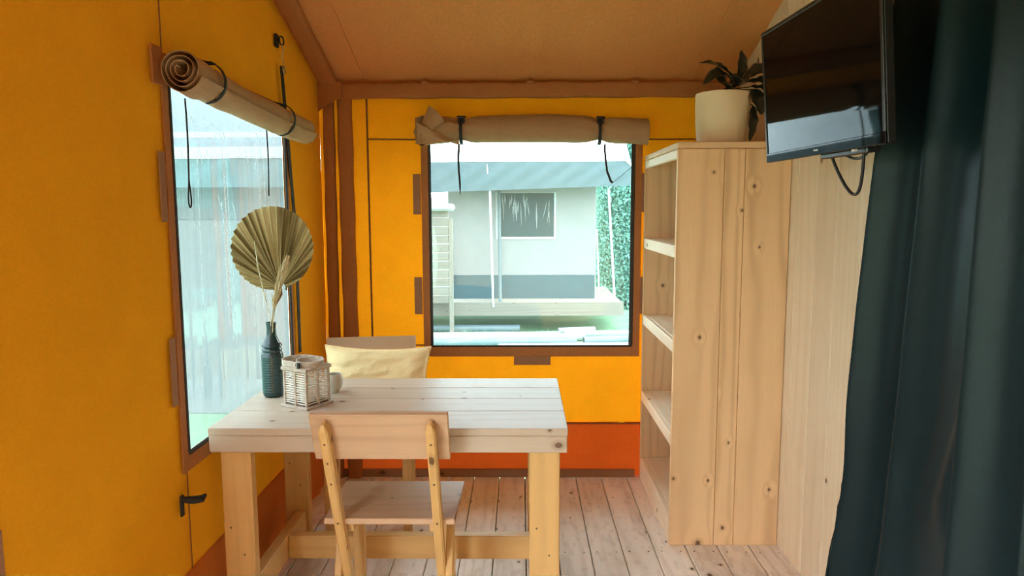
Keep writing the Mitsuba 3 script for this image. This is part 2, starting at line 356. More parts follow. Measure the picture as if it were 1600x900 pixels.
m, _ = grid(90, 8, lambda u, v: np.stack([XL + 0.004 + (0.006 * np.sin(u * 120) + 0.004 * np.sin(u * 57)) * (1 - v), KY1 + 0.02 + u * (YB - KY1 - 0.02), 0.345 * v], -1))
put('lower_flap', m, 'canvas_rust_side', 'wall_left', smooth=True, label='rust brown lower flap')
xl = XL + 0.010
def lstrip(y0, y1, z0, z1, name, parent, mat='canvas_strip', x=None, t=0.004): return put(name, bx((xl if x is None else x), (xl if x is None else x) + t, y0, y1, z0, z1), mat, parent)
for r in ((2.168, 2.205, 1.513, 1.73), (2.17, 2.205, 0.925, 1.146), (1.36, 1.418, 0.42, 0.875)): lstrip(*r, 'fastening_tab', 'wall_left', 'canvas_velcro')
for a, b in (((2.228, 2.02), (2.228, 2.80)), ((2.24, 0.69), (2.24, 0.35))):
    put('seam', ribbon([(xl, *a), (xl, *b)], 0.005, (0, 1, 0), 0.002), 'thread', 'wall_left')
w = 'window_2'
def foldx(U, V):
    n = meshkit.fbm(np.stack([U * 9, V * 0.8, U * 0], -1), 3, 8) - 0.5
    e = np.clip(np.minimum.reduce([U - LY0, LY1 - U, V - LZ0, LZ1 - V]) * 12, 0, 1)
    return np.stack([XL - 0.002 + 0.012 * n * e, U, V], -1)
put('pane', holed(lines(LY0, LY1, 0.012), lines(LZ0, LZ1, 0.05), foldx, []), 'pane_hazy', w, smooth=True)
bw = 0.040
for r in ((LY0 - bw, LY0, LZ0 - bw - 0.02, LZ1), (LY1, LY1 + bw, LZ0 - bw - 0.02, LZ1), (LY0, LY1, LZ0 - bw - 0.02, LZ0), (LY0 - bw, LY1 + bw, LZ1, LZ1 + 0.05)):
    put('border', bx(xl - 0.004, xl + 0.003, r[0], r[1], r[2], r[3], 0.002), 'canvas_strip', w)
for r in ((LY0 - 0.006, LY0 + 0.007, LZ0, LZ1), (LY1 - 0.007, LY1 + 0.006, LZ0, LZ1), (LY0, LY1, LZ0 - 0.008, LZ0 + 0.008)):
    put('zipper', bx(xl - 0.003, xl + 0.007, r[0], r[1], r[2], r[3], 0.003), 'zip_black', w)
for r in ((KY0 - bw, KY0, 0.0, KZ1 + bw), (KY1, KY1 + bw, 0.0, KZ1 + bw), (KY0, KY1, KZ1, KZ1 + bw)):
    put('border', bx(xl - 0.004, xl + 0.003, r[0], r[1], r[2], r[3], 0.002), 'canvas_strip', 'door_1')
tag('door_1', 'unseen opening added in the side wall to light the room', 'door', kind='structure')
rng = random.Random(11)
cr = []  # film creases; their sky glints are painted as white ribbons
for zc, n_ in ((1.83, 22), (1.74, 16), (1.53, 10)):
    for _ in range(n_):
        y = rng.uniform(LY0 + 0.06, LY1 - 0.08); l = rng.uniform(0.02, 0.07); a = rng.choice((-1, 1)) * rng.uniform(0.2, 0.9); z = zc + rng.gauss(0, 0.025)
        cr.append(ribbon([(XL + 0.006, y, z), (XL + 0.006, y + l * math.sin(a) * 0.5, z + l * 0.5), (XL + 0.006, y + l * math.sin(a), z + l)], [0.001, 0.0028, 0.001], (0, 1, 0), 0.001))
for _ in range(9):
    y = rng.uniform(LY0 + 0.06, LY1 - 0.06); z0, z1 = rng.uniform(0.78, 1.2), rng.uniform(1.4, 1.9)
    zz = np.linspace(z0, z1, 9)
    cr.append(ribbon(np.stack([np.full(9, XL + 0.008), y + 0.012 * np.sin(zz * 3 + y * 9), zz], 1), 0.0018, (0, 1, 0), 0.001))
put('crease', cat(cr), 'glint_white', w, kind='stuff', label='creases of the plastic film with glints painted as white ribbons')
tag(w, 'hazy creased plastic window of the side wall', 'window', kind='structure')

# right wall: upright planks
y = YB + 0.01; n = 0
while y > YF:
    y0 = max(y - 0.19, YF)
    m = cbox((0.022, y - y0 - 0.003, 1.0), 0.005)
    v = np.array(m.vertices); v[:, 0] += XR - 0.009 + 0.0; v[:, 1] += (y + y0) / 2
    top = roof_z(v[:, 1]) + 0.01
    v[:, 2] = np.where(v[:, 2] > 0, top - (0.5 - v[:, 2]), 0.0 + (v[:, 2] + 0.5))
    board('plank', None, (0, 0, 0), 'wood_wall', 'wall_right', axis=2, mesh=mm(v, m.faces))
    y = y0; n += 1
put('backing', bx(XR + 0.003, XR + 0.03, YF, YB, 0, 2.22), 'hedge_core', 'wall_right')
tag('wall_right', 'pale spruce plank partition on the right', 'wall', kind='structure')
XW = XR - 0.020   # its inner face

# front wall, behind the camera, with the tent's entrance
DX0, DX1, DZ = -0.90, 1.0, 2.10
us = lines(XL, XR + 0.04, 0.15, (DX0, DX1)); vs = np.concatenate([lines(0.0, 2.24, 0.15, (DZ,))])
put('wall_front', holed(us, vs, lambda U, V: np.stack([U, np.full_like(U, YF), V], -1), []), 'canvas_front', smooth=True, kind='structure', label='orange canvas front wall behind the viewer', cat='wall')

# ceiling: canvas roof, ridge across the room
def ceil_fn(u, v):
    Y = YF + u * (YB - YF); X = XL + 0.0 + v * (XR + 0.05 - XL)
    P = np.stack([X, Y, roof_z(Y)], -1)
    P[..., 2] += 0.022 * np.sin(np.pi * v) * np.minimum(1, np.minimum(YB - Y, Y - YF) * 2) * -1 + wob(P, 9, 0.006) * np.clip(np.minimum(YB - Y, Y - YF) * 3, 0, 1)
    return P
m, _ = grid(101, 40, ceil_fn)
put('ceiling', m, 'canvas_roof', smooth=True, kind='structure', label='brown canvas ceiling sloping down to the back wall', cat='ceiling')
for xs in (-0.86, 0.12, 0.95):
    ys = np.linspace(YM, YB - 0.02, 30)
    v = (xs - XL) / (XR + 0.05 - XL)
    P = ceil_fn((ys - YF) / (YB - YF), np.full(30, v)); P[:, 2] -= 0.004
    put('seam', ribbon(P, 0.012, (1, 0, 0), 0.003), 'canvas_roof', 'ceiling')
# pole sleeves in the corners
def sleeve(key, a, b, wdt, dep, side, lab):
    a, b = np.array(a, float), np.array(b, float)
    n = 24; t = np.linspace(0, 1, n)[:, None]
    path = a + (b - a) * t
    side = np.array(side, float); fwd = np.cross(b - a, side); fwd /= np.linalg.norm(fwd)
    rings = []
    for i in range(n):
        th = np.linspace(0, 2 * np.pi, 17)[:-1]
        k = 1 + 0.06 * math.sin(i * 1.7 + a[0])
        s = np.sign(np.cos(th)) * np.abs(np.cos(th)) ** 0.55; q = np.sign(np.sin(th)) * np.abs(np.sin(th)) ** 0.7
        rings.append(path[i] + s[:, None] * side * wdt / 2 * k + q[:, None] * fwd * dep / 2)
    v = np.vstack(rings); f = []
    for i in range(n - 1):
        for j in range(16):
            q = (i * 16 + j, i * 16 + (j + 1) % 16, (i + 1) * 16 + (j + 1) % 16, (i + 1) * 16 + j)
            f += [(q[0], q[1], q[2]), (q[0], q[2], q[3])]
    m = mm(v, f); m.fix_normals()
    put(key, m, 'canvas_strip', smooth=40, kind='structure', label=lab, cat='trim')
sleeve('trim_1', (XL + 0.02, 3.925, 2.192), (XR, 3.925, 2.192), 0.086, 0.05, (0, 0, 1), 'brown canvas beam sleeve along the top of the back wall')
sleeve('trim_2', (-0.967, 3.945, 0.0), (-0.970, 3.945, 2.17), 0.082, 0.05, (1, 0, 0), 'wide brown canvas pole sleeve in the back corner')
sleeve('trim_3', (-1.066, 3.945, 0.0), (-1.058, 3.945, 2.17), 0.062, 0.05, (1, 0, 0), 'narrow brown canvas pole sleeve against the side wall')
yy = np.array([YM + 0.0, YB - 0.06])
sleeve('trim_4', (-1.045, 3.93, float(roof_z(3.93)) - 0.03), (-1.045, 0.9, float(roof_z(0.9)) - 0.03), 0.095, 0.05, (1, 0, 0), 'brown canvas sleeve rising along the left roof edge')
for xt in (-0.52, 0.05, 0.62):
    m = trimesh.creation.icosphere(2, 1.0); m.apply_scale((0.022, 0.012, 0.012)); m.apply_translation((xt, 3.905, 2.232))
    put('tie_loop', m, 'canvas_strip', 'trim_1', smooth=True)
m, _ = grid(12, 10, lambda u, v: np.stack([-1.10 + u * 0.13, 3.885 - 0.01 * np.sin(u * 3.1) + 0.0 * u, 2.235 - v * (0.16 - 0.08 * u)], -1))
put('corner_patch', m, 'canvas_strip', 'trim_3', smooth=True)
board('baseboard', (XR - XL - 0.55, 0.02, 0.045), ((XL + 0.66) / 2 + 0.0, 3.955, 0.0225), 'wood_base_shaded', axis=0)
k = 'baseboard'; scene['baseboard_back'] = scene.pop(k); tag('baseboard_back', 'narrow wooden baseboard along the back wall', 'baseboard', kind='structure')

# outer fly roof over the tent, and the ground
m, _ = grid(30, 6, lambda u, v: np.stack([-1.22 + v * 3.07, -3.4 + u * 8.02, 2.24 + 0.16 + SL * np.minimum(YB - (-3.4 + u * 8.02), -3.4 + u * 8.02 - YF)], -1))
put('ceiling_fly', m, 'fly_dark', smooth=False, kind='structure', label='outer fly roof above the canvas', cat='roof')
put('valance', bx(-1.22, 1.85, 4.61, 4.62, 2.0, 2.20), 'fly_dark', 'ceiling_fly')  # unseen valance, added to shade the top of the back wall
put('ground', bx(-40, 40, -40, 60, -0.5, -0.30), 'lawn', kind='structure', label='lawn outside the tent', cat='ground')

# ------------------------------------------------------------------ dining table
t = 'dining_table'
TX0, TX1, TY0, TY1, TZ = -1.085, 0.16, 2.350, 3.074, 0.80
for a, b in ((TY0, 2.5615), (2.5635, 2.735), (2.7365, 2.909), (2.911, TY1)):
    board('top_board', (TX1 - TX0, b - a, 0.026), ((TX0 + TX1) / 2, (a + b) / 2, TZ - 0.013), 'wood_table', t, axis=0, ch=0.002)
za = TZ - 0.027
for y in (TY0 + 0.012, TY1 - 0.016):
    board('apron', (TX1 - TX0 - 0.004, 0.022, 0.060), ((TX0 + TX1) / 2, y, za - 0.030), 'wood_table', t, axis=0)
for x in (TX0 + 0.014, TX1 - 0.014):
    board('apron', (0.022, TY1 - TY0 - 0.056, 0.060), (x, (TY0 + TY1) / 2, za - 0.030), 'wood_table', t, axis=1)
lw = 0.106
for y in (TY0 + 0.045, TY1 - 0.045):
    for x in (-1.002, 0.081):
        leg = board('leg', (lw, 0.044, TZ - 0.028), (x, y, (TZ - 0.028) / 2), 'wood_chair', t, axis=2)
        for zz in (0.10, 0.33, 0.43, 0.72):
            put('screw', rod((x + 0.028 * math.sin(zz * 40), y - 0.0235, zz), (x + 0.028 * math.sin(zz * 40), y - 0.02, zz), 0.0035, 8), 'screw', leg)
for x in (-0.985, 0.064):
    board('side_stretcher', (0.044, TY1 - TY0 - 0.136, 0.10), (x, (TY0 + TY1) / 2, 0.165), 'wood_chair', t, axis=1)
board('long_stretcher', (0.064 + 0.985 - 0.046, 0.044, 0.10), ((0.064 - 0.985) / 2, 2.78, 0.165), 'wood_chair', t, axis=0)
tag(t, 'long spruce plank dining table standing against the side wall', 'table')

# ------------------------------------------------------------------ chairs
def chair(M, lab):
    t = nkey('dining_chair')
    B = lambda *a, **k: board(*a, parent=t, M=M, **k)
    m = cbox((0.475, 0.345, 0.022), 0.003); v = np.array(m.vertices)
    v[:, 0] *= np.where(v[:, 1] > 0, 1.0, 0.97)
    B('seat', None, (0, 0.178, 0.464), 'wood_seat', axis=0, mesh=mm(v, m.faces))
    lean = math.atan2(0.345, 0.87)
    L = 0.87 / math.cos(lean) + 0.01
    for s in (-1, 1):
        m = cbox((0.032, 0.046, L), 0.006); v = np.array(m.vertices)
        hi = v[:, 2] > L / 2 - 0.02
        R_ = TR(s * 0.172, -0.160 + 0.0, 0.870) @ RX(lean) @ TR(0, 0, -L / 2)
        pm = trimesh.convex.convex_hull(np.vstack([v[~hi] , v[hi] * [1, 1, 1] - [0, 0, 0.018], (v[hi] * [0.45, 0.7, 1])]))
        vv = app(R_, pm.vertices); vv[:, 2] = np.maximum(vv[:, 2], 0.0)
        post = B('post', None, (0, 0, 0), 'wood_chair', axis=2, mesh=mm(vv, pm.faces))
        for q in (0.07, 0.15, 0.24, 0.42):
            c = app(M @ R_, [[0, -0.0245, L / 2 - q], [0, -0.0205, L / 2 - q]])
            put('screw', tube(c, 0.0035, 8), 'screw', post)
        B('front_leg', (0.042, 0.032, 0.452), (s * 0.178, 0.305, 0.226), 'wood_chair', axis=2)
        m = cbox((0.026, 0.045, 0.47), 0.003); R2 = TR(s * 0.201, 0.075, 0.222) @ RX(-0.32)
        vv = app(R2, m.vertices); vv[:, 2] = np.clip(vv[:, 2], 0.0, 0.452)
        B('brace', None, (0, 0, 0), 'wood_chair', axis=2, mesh=mm(vv, m.faces))
        B('rail', (0.022, 0.24, 0.045), (s * 0.146, 0.165, 0.430), 'wood_chair', axis=1)
    R_ = TR(0, -0.160, 0.870) @ RX(lean) @ TR(0, 0.0345, -0.080)
    m = cbox((0.452, 0.022, 0.186), 0.003)
    B('backrest', None, (0, 0, 0), 'wood_seat', axis=0, mesh=mm(app(R_, m.vertices), m.faces))
    tag(t, lab, 'chair')
    return t
chair(TR(-0.463, 2.345, 0), 'wooden chair with its back to the viewer in front of the table')
chair(TR(-0.755, 3.450, 0) @ RZ(math.pi + 0.14), 'wooden chair with the cushion behind the table')

# cushion on the far chair
def cushion_fn(u, v):
    a, b = 2 * u - 1, 2 * v - 1
    s = 0.258 * np.sign(a) * np.abs(a) ** 0.92; q = 0.20 * np.sign(b) * np.abs(b) ** 0.92
    pin = 1 - 0.10 * (1 - a ** 2) * np.abs(b) ** 3 ; pin2 = 1 - 0.10 * (1 - b ** 2) * np.abs(a) ** 3
    th = 0.075 * np.clip((1 - a ** 4) * (1 - b ** 4), 0, 1) ** 0.55
    n = meshkit.fbm(np.stack([s * 7 + q * 5, q * 22 - s * 6, s * 0], -1), 4, 5) - 0.5
    return s * pin2, q * pin, th + 0.034 * n * np.clip(th * 25, 0, 1)
def cushion_side(sg):
    def fn(u, v):
        s, q, th = cushion_fn(u, v)
        return np.stack([s, sg * th, q], -1)
    return grid(61, 51, fn)[0]
a, b = cushion_side(1), cushion_side(-1); b.faces = b.faces[:, ::-1]
m = cat([a, b]); m.merge_vertices()
MC = TR(-0.708, 3.375, 0.684) @ RZ(0.10) @ RX(-0.20) @ RY(0.035)
m.vertices = app(MC, m.vertices)
c = put('cushion', m, 'cushion_cloth', smooth=True, label='cream cushion leaning on the chair behind the table', cat='cushion')
pts = []
for q in np.linspace(0, 1, 41)[:-1]: pts.append((q, 0))
for q in np.linspace(0, 1, 41)[:-1]: pts.append((1, q))
for q in np.linspace(1, 0, 41)[:-1]: pts.append((q, 1))
for q in np.linspace(1, 0, 41): pts.append((0, q))
pts = np.array(pts); s, q, th = cushion_fn(pts[:, 0], pts[:, 1])
put('piping', tube(app(MC, np.stack([s, 0 * s, q], -1)), 0.0045, 6, False), 'cushion_cloth', c, smooth=True)

# ------------------------------------------------------------------ vase, dried stems
VX, VY = -1.003, 2.775
prof = [(0, 0), (0.033, 0), (0.039, 0.006), (0.042, 0.02), (0.0425, 0.12), (0.0425, 0.165), (0.040, 0.178), (0.0365, 0.183), (0.0385, 0.188), (0.0375, 0.194), (0.033, 0.200), (0.0395, 0.206), (0.038, 0.213), (0.031, 0.220),
        (0.024, 0.236), (0.0195, 0.252), (0.0175, 0.275), (0.0185, 0.292), (0.0205, 0.298), (0.0195, 0.302), (0.0165, 0.300), (0.0145, 0.28), (0.0145, 0.24), (0, 0.235)]
pr = []
for (r0, z0), (r1, z1) in zip(prof[:-1], prof[1:]):
    n_ = max(1, int(math.hypot(r1 - r0, z1 - z0) / 0.003))
    for i in range(n_):
        tt = i / n_; r = r0 + (r1 - r0) * tt; z = z0 + (z1 - z0) * tt
        if 0.01 < z < 0.17 and r > 0.035: r += 0.0007 * math.sin(z * 620)
        pr.append((r, z))
pr.append(prof[-1])
put('vase', lathe(pr, 56, (VX, VY, TZ)), 'glaze', smooth=50, label='dark teal glazed bottle vase holding dried leaves', cat='vase')
# palm leaf: pleated fan
HX, HY, HZ = -0.938, 2.715, 1.250
def palm_leaf():
    npl, nr = 46, 14
    cx, cz, rr = -0.026, 0.160, 0.170     # outline circle about the leaf's centre, relative to the hub
    th = np.linspace(-2.05, 2.25, npl * 2 + 1)
    V, UV = [], []
    for j, a in enumerate(th):
        d = np.array([math.sin(a - 0.16), math.cos(a - 0.16)])
        b = -2 * (d[0] * cx + d[1] * cz); c_ = cx * cx + cz * cz - rr * rr
        disc = b * b - 4 * c_
        R_ = (-b + math.sqrt(disc)) / 2 if disc > 0 else 0.10
        R_ = max(R_, 0.030) * (1 + (0.003 if j % 2 else -0.003))
        for i in range(nr):
            q = 0.02 + (R_ - 0.02) * i / (nr - 1)
            z = (0.0075 if j % 2 else -0.0075) * min(1, q / 0.16) + 0.05 * (q * math.sin(a)) ** 2 * 3 - 0.12 * q * q
            V.append((HX + 0.845 * d[0] * q, HY - z + 0.28 * d[0] * q, HZ + 0.95 * d[1] * q)); UV.append((j / len(th), q))
    f = []
    for j in range(len(th) - 1):
        for i in range(nr - 1):
            p0, p1 = j * nr + i, (j + 1) * nr + i
            f += [(p0, p1, p1 + 1), (p0, p1 + 1, p0 + 1)]
    v, uv = np.array(V), np.array(UV); f = np.array(f)
    return (v[f].reshape(-1, 3), np.arange(len(f) * 3).reshape(-1, 3)), uv[f].reshape(-1, 2)
pm, puv = palm_leaf()
pl = put('dried_palm_leaf', pm, 'palm', uv=puv, label='large round pleated dried palm leaf in the vase', cat='dried leaf')
m = tube([(VX + 0.004, VY, TZ + 0.245), (VX + 0.008, VY - 0.008, 1.10), (-0.972, 2.735, 1.17), (HX - 0.008, HY + 0.01, 1.222), (HX, HY, HZ + 0.02)], [0.0028, 0.003, 0.0045, 0.012, 0.004], 10)
put('stem', m, 'palm_stem', pl, smooth=True)
rng = random.Random(3)
def spear(path, w, n, L, mat, lab):
    path = np.array(path, float)
    tt = np.linspace(0, 1, 40); idx = np.linspace(0, 1, len(path))
    P = np.stack([np.interp(tt, idx, path[:, k_]) for k_ in range(3)], 1)
    k_ = put('dried_grass', tube(P, 0.0016, 6), mat, smooth=True, label=lab, cat='dried grass')
    ms = []
    for i in range(n):
        s = 0.42 + 0.58 * i / n
        p = np.array([np.interp(s, tt, P[:, q]) for q in range(3)])
        d = P[min(39, int(s * 39) + 1)] - P[int(s * 39) - 1]; d /= np.linalg.norm(d)
        side = np.array([rng.gauss(0, 1), rng.gauss(0, 1), rng.gauss(0, 1)]); side -= d * (side @ d); side /= np.linalg.norm(side)
        l = L * (0.5 + 0.8 * math.sin(math.pi * min(1, (s - 0.40) / 0.6) ** 0.8)) * rng.uniform(0.7, 1.2)
        e = p + d * l + side * l * w
        ms.append(tube([p, (p + e) / 2 + side * l * 0.05, e], [0.0007, 0.0013, 0.0003], 4, False))
    put('spikelets', cat(ms), mat, k_, smooth=True, kind='stuff')
spear([(VX - 0.004, VY + 0.004, TZ + 0.245), (-0.992, VY - 0.03, 1.12), (-0.99, VY - 0.09, 1.22), (-0.988, VY - 0.15, 1.33), (-0.990, VY - 0.17, 1.43)], 0.10, 90, 0.018, 'spear_pale', 'thin pale green dried grass spear left of the vase stems')
spear([(VX + 0.006, VY - 0.004, TZ + 0.245), (-0.980, VY - 0.04, 1.11), (-0.950, VY - 0.10, 1.19), (-0.905, VY - 0.15, 1.29), (-0.876, VY - 0.16, 1.362)], 0.28, 420, 0.040, 'plume_cream', 'feathery cream dried grass plume leaning right in the vase')

# ------------------------------------------------------------------ lantern
l = 'lantern'
LC = np.array([-0.829, 2.652]); ang = math.radians(-29.5)
ML = TR(LC[0], LC[1], TZ) @ RZ(ang + math.pi / 4 * 0)
hx, hy, H_ = 0.063, 0.063, 0.156
# the left face runs along the direction of the table's left-to-front corner
def lbox(x0, x1, y0, y1, z0, z1, ch=0.001):
    m = bx(x0, x1, y0, y1, z0, z1, ch); m.vertices = app(ML, m.vertices); return m
put('base', lbox(-hx - 0.008, hx + 0.008, -hy - 0.008, hy + 0.008, 0, 0.010, 0.002), 'wicker', l)
put('base_plate', lbox(-hx + 0.004, hx - 0.004, -hy + 0.004, hy - 0.004, 0.010, 0.014), 'lantern_dark', l)
for x0, x1, y0, y1 in ((-hx, hx, -hy, -hy + 0.012), (-hx, hx, hy - 0.012, hy), (-hx, -hx + 0.012, -hy + 0.012, hy - 0.012), (hx - 0.012, hx, -hy + 0.012, hy - 0.012)):
    put('top_rail', lbox(x0 - 0.004, x1 + 0.004, y0 - 0.004 * (y0 == -hy), y1 + 0.004 * (y1 == hy), H_ - 0.014, H_, 0.002), 'wicker', l)
for x, y in ((-hx, -hy), (hx, -hy), (-hx, hy), (hx, hy), (0, -hy), (0, hy), (-hx, 0), (hx, 0)):
    x_, y_ = x * (1 - 0.006 / hx), y * (1 - 0.006 / hy)
    put('post', lbox(x_ - 0.005, x_ + 0.005, y_ - 0.005, y_ + 0.005, 0.010, H_ - 0.014, 0.0015), 'wicker', l)
rng = random.Random(8)
for i in range(14):
    z = 0.018 + i * 0.0090
    for s in (-1, 1):
        for a, b in ((-hx + 0.012, -0.005), (0.005, hx - 0.012)):
            y = s * (hy - 0.006) + rng.uniform(-0.0008, 0.0008)
            put('slat', tube(app(ML, [(a, y, z + rng.uniform(-.0008, .0008)), (b, y, z + rng.uniform(-.0008, .0008))]), 0.0024, 6), 'slat_pale', l, smooth=50)
        for a, b in ((-hy + 0.012, -0.005), (0.005, hy - 0.012)):
            x = s * (hx - 0.006)
            put('slat', tube(app(ML, [(x, a, z + rng.uniform(-.0008, .0008)), (x, b, z + rng.uniform(-.0008, .0008))]), 0.0024, 6), 'slat_pale', l, smooth=50)
m = lathe([(0.040, 0.0), (0.040, 0.125)], 40); m.vertices = app(ML, m.vertices + [0, 0, 0.0145]); put('glass_cylinder', m, 'glass', l, smooth=True)
m = lathe([(0, 0), (0.026, 0), (0.026, 0.055), (0.022, 0.058), (0, 0.056)], 32); m.vertices = app(ML, m.vertices + [0, 0, 0.0145]); put('candle', m, 'wax', l, smooth=40)
th = np.linspace(0, 2 * np.pi, 41)
put('handle', ribbon(app(ML, np.stack([0.018 + 0.052 * np.cos(th), 0.004 + 0.050 * np.sin(th), np.full(41, H_ + 0.011)], 1)), 0.022, (0, 0, 1), 0.004), 'wicker', l, smooth=50)
th = np.linspace(0.5 * np.pi, 1.5 * np.pi, 25)
arc = np.stack([-0.046 + 0.052 * np.cos(th), 0.0 + 0.060 * np.sin(th), np.full(25, H_ + 0.0125)], 1)
arc = np.vstack([[(0.03, 0.060, H_ + 0.0125)], arc, [(0.03, -0.060, H_ + 0.0125)]])
put('handle', ribbon(app(ML, arc), 0.022, (0, 0, 1), 0.004), 'wicker', l, smooth=50)
put('clasp', lbox(0.018, 0.032, -0.066, -0.058, H_ - 0.002, H_ + 0.022, 0.002), 'webbing', l)
m = trimesh.creation.icosphere(2, 0.005); m.apply_translation((0.008, -0.062, H_ + 0.012)); m.vertices = app(ML, m.vertices); put('rivet', m, 'steel', l, smooth=True)
tag(l, 'square slatted wicker lantern with a bent wood handle beside the vase', 'lantern')
put('cup', lathe([(0, 0), (0.018, 0), (0.030, 0.018), (0.036, 0.04), (0.034, 0.062), (0.028, 0.078), (0.026, 0.077), (0.032, 0.06), (0.033, 0.04), (0.027, 0.02), (0, 0.006)], 40, (-0.772, 2.835, TZ)), 'cup_pale', smooth=40,
    label='small round pale cup almost hidden behind the lantern', cat='cup')

# ------------------------------------------------------------------ bookcase
b = 'bookcase'
BX0, BX1, BY0, BY1, BZ = 0.683, XW - 0.002, 3.116, 3.950, 1.838
for y, nm in ((BY0 + 0.013, 'near'), (BY1 - 0.013, 'far')):
    for x0, x1 in ((BX0, 0.886), (0.888, 0.976), (0.978, BX1)):
        board('side_board', (x1 - x0, 0.026, BZ - 0.030), ((x0 + x1) / 2, y, (BZ - 0.030) / 2), 'wood_spruce', b, axis=2)
for y0, y1 in ((BY0, BY0 + 0.40), (BY0 + 0.402, BY1)):
    board('top_board', (BX1 - BX0, y1 - y0, 0.028), ((BX0 + BX1) / 2, (y0 + y1) / 2, BZ - 0.014), 'wood_spruce', b, axis=1)
board('front_rail', (0.022, BY1 - BY0 - 0.054, 0.040), (BX0 + 0.011, (BY0 + BY1) / 2, BZ - 0.050), 'wood_shelf_lit', b, axis=1)
for z in (1.385, 0.957, 0.520, 0.130):
    board('shelf', (BX1 - BX0 - 0.024, BY1 - BY0 - 0.054, 0.024), ((BX0 + BX1) / 2 + 0.010, (BY0 + BY1) / 2, z - 0.012), 'wood_shelf_lit', b, axis=1)
    hgt = 0.055 if z > 0.2 else 0.128
    board('front_rail' if z > 0.2 else 'plinth', (0.022, BY1 - BY0 - 0.054, hgt), (BX0 + 0.011, (BY0 + BY1) / 2, z - hgt / 2), 'wood_shelf_lit', b, axis=1)
tag(b, 'tall open bookcase of spruce planks in the back corner', 'bookcase')

# ------------------------------------------------------------------ potted plant
p_ = 'potted_plant'
PX, PY, PZ = 0.937, 3.36, BZ
pp = [(0, 0.0), (0.096, 0.0), (0.108, 0.008), (0.114, 0.03), (0.121, 0.11), (0.123, 0.18), (0.1235, 0.236), (0.121, 0.240), (0.117, 0.238), (0.1165, 0.215)]
put('planter', lathe(pp, 64, (PX, PY, PZ)), 'pot_ceramic', p_, smooth=40, label='cream ceramic planter')
put('soil', lathe([(0, 0.220), (0.05, 0.225), (0.1175, 0.218)], 32, (PX, PY, PZ)), 'soil', p_, smooth=True)
def leaf(base, tip, wdt, up, curl, name='leaf'):
    base, tip, up = (np.array(q, float) for q in (base, tip, up))
    L = np.linalg.norm(tip - base); d = (tip - base) / L
    side = np.cross(d, up); side /= np.linalg.norm(side); nrm = np.cross(side, d)
    def fn(u, v):
        s = 2 * v - 1
        wv = wdt * np.clip(np.sin(np.pi * np.clip(u, 0, 1) ** 0.9), 0, 1) ** 0.75 * 0.5 + 0.0015
        mid = base + d * (u[..., None] * L) + nrm * (curl * np.sin(np.pi * u) * L)[..., None]
        return mid + side * (s * wv)[..., None] + nrm * (np.abs(s) * wv * 0.45 + 0.004 * np.sin(u * 19) * np.abs(s))[..., None]
    m, uv = grid(19, 9, fn); uv = uv * [1, 2] - [0, 1]
    k_ = put(name, m, 'leaf_dark', p_, smooth=True, uv=uv)
    put('petiole', tube([(PX + (base[0] - PX) * 0.3, PY + (base[1] - PY) * 0.3, PZ + 0.222), (base + [PX, PY, PZ + 0.24]) / 2 + [0, 0, 0.008], base], 0.003, 6), 'leaf_dark', k_, smooth=True)
def P(px, pz, dy=0.0): return (PX + px, PY + dy, PZ + pz - 0.020)
c0 = P(0.07, 0.30)
leaf(P(0.075, 0.31), P(0.080, 0.455), 0.052, (0.3, -1, 0), 0.05)
leaf(P(0.04, 0.325, -.03), P(-0.135, 0.385, -.08), 0.055, (0, -0.5, 1), 0.10)
leaf(P(0.03, 0.31, -.05), P(-0.118, 0.285, -.10), 0.085, (0, -0.7, 1), 0.22)
leaf(P(0.00, 0.27, -.05), P(-0.06, 0.30, -.13), 0.08, (0, -0.8, 0.6), 0.12)
leaf(P(0.02, 0.29, .02), P(-0.05, 0.34, .09), 0.07, (0, -0.4, 1), 0.15)
leaf(P(0.085, 0.325, -.02), P(0.225, 0.372, -.06), 0.072, (0, -0.8, 0.7), 0.06)
leaf(P(0.10, 0.305, -.03), P(0.222, 0.275, -.08), 0.055, (0, -0.7, 0.8), 0.10)
leaf(P(0.115, 0.285, -.03), P(0.215, 0.235, -.07), 0.038, (0, -0.7, 0.8), 0.12)
leaf(P(0.125, 0.275, -.03), P(0.150, 0.150, -.10), 0.085, (0.2, -1, 0.3), 0.06)
leaf(P(0.125, 0.20, -.05), P(0.088, 0.03, -.135), 0.045, (0.3, -1, 0.2), 0.03)
leaf(P(0.06, 0.29, .03), P(0.13, 0.36, .12), 0.08, (0, -0.5, 1), 0.1)
leaf(P(0.05, 0.29, -.05), P(0.06, 0.285, -.15), 0.08, (0, -0.4, 1), 0.2)
tag(p_, 'dark leaved plant in a cream pot on top of the bookcase', 'plant')

# ------------------------------------------------------------------ television
tv = 'television'
# local: x along the screen (far end to near end), y = out of the screen, z up
TVW, TVH = 0.735, 0.440
far, near = np.array([0.866, 2.515]), np.array([0.905, 1.785])
d2 = (near - far) / np.linalg.norm(near - far)
out = np.array([d2[1], -d2[0]])
if out[0] > 0: out = -out
MT = np.eye(4); MT[:3, 0] = (d2[0], d2[1], 0); MT[:3, 1] = (out[0], out[1], 0); MT[:3, 2] = (0, 0, 1)
MT[:3, 3] = ((far + near)[0] / 2, (far + near)[1] / 2, 1.708)
MT = MT @ RX(-0.085)
def tbox(x0, x1, y0, y1, z0, z1, ch=0.002):
    m = bx(x0, x1, y0, y1, z0, z1, ch); m.vertices = app(MT, m.vertices)
    if np.linalg.det(MT[:3, :3]) < 0: m.faces = m.faces[:, ::-1]
    return m
W2 = TVW / 2
put('case', tbox(-W2, W2, -0.028, -0.001, 0, TVH, 0.004), 'tv_case', tv)
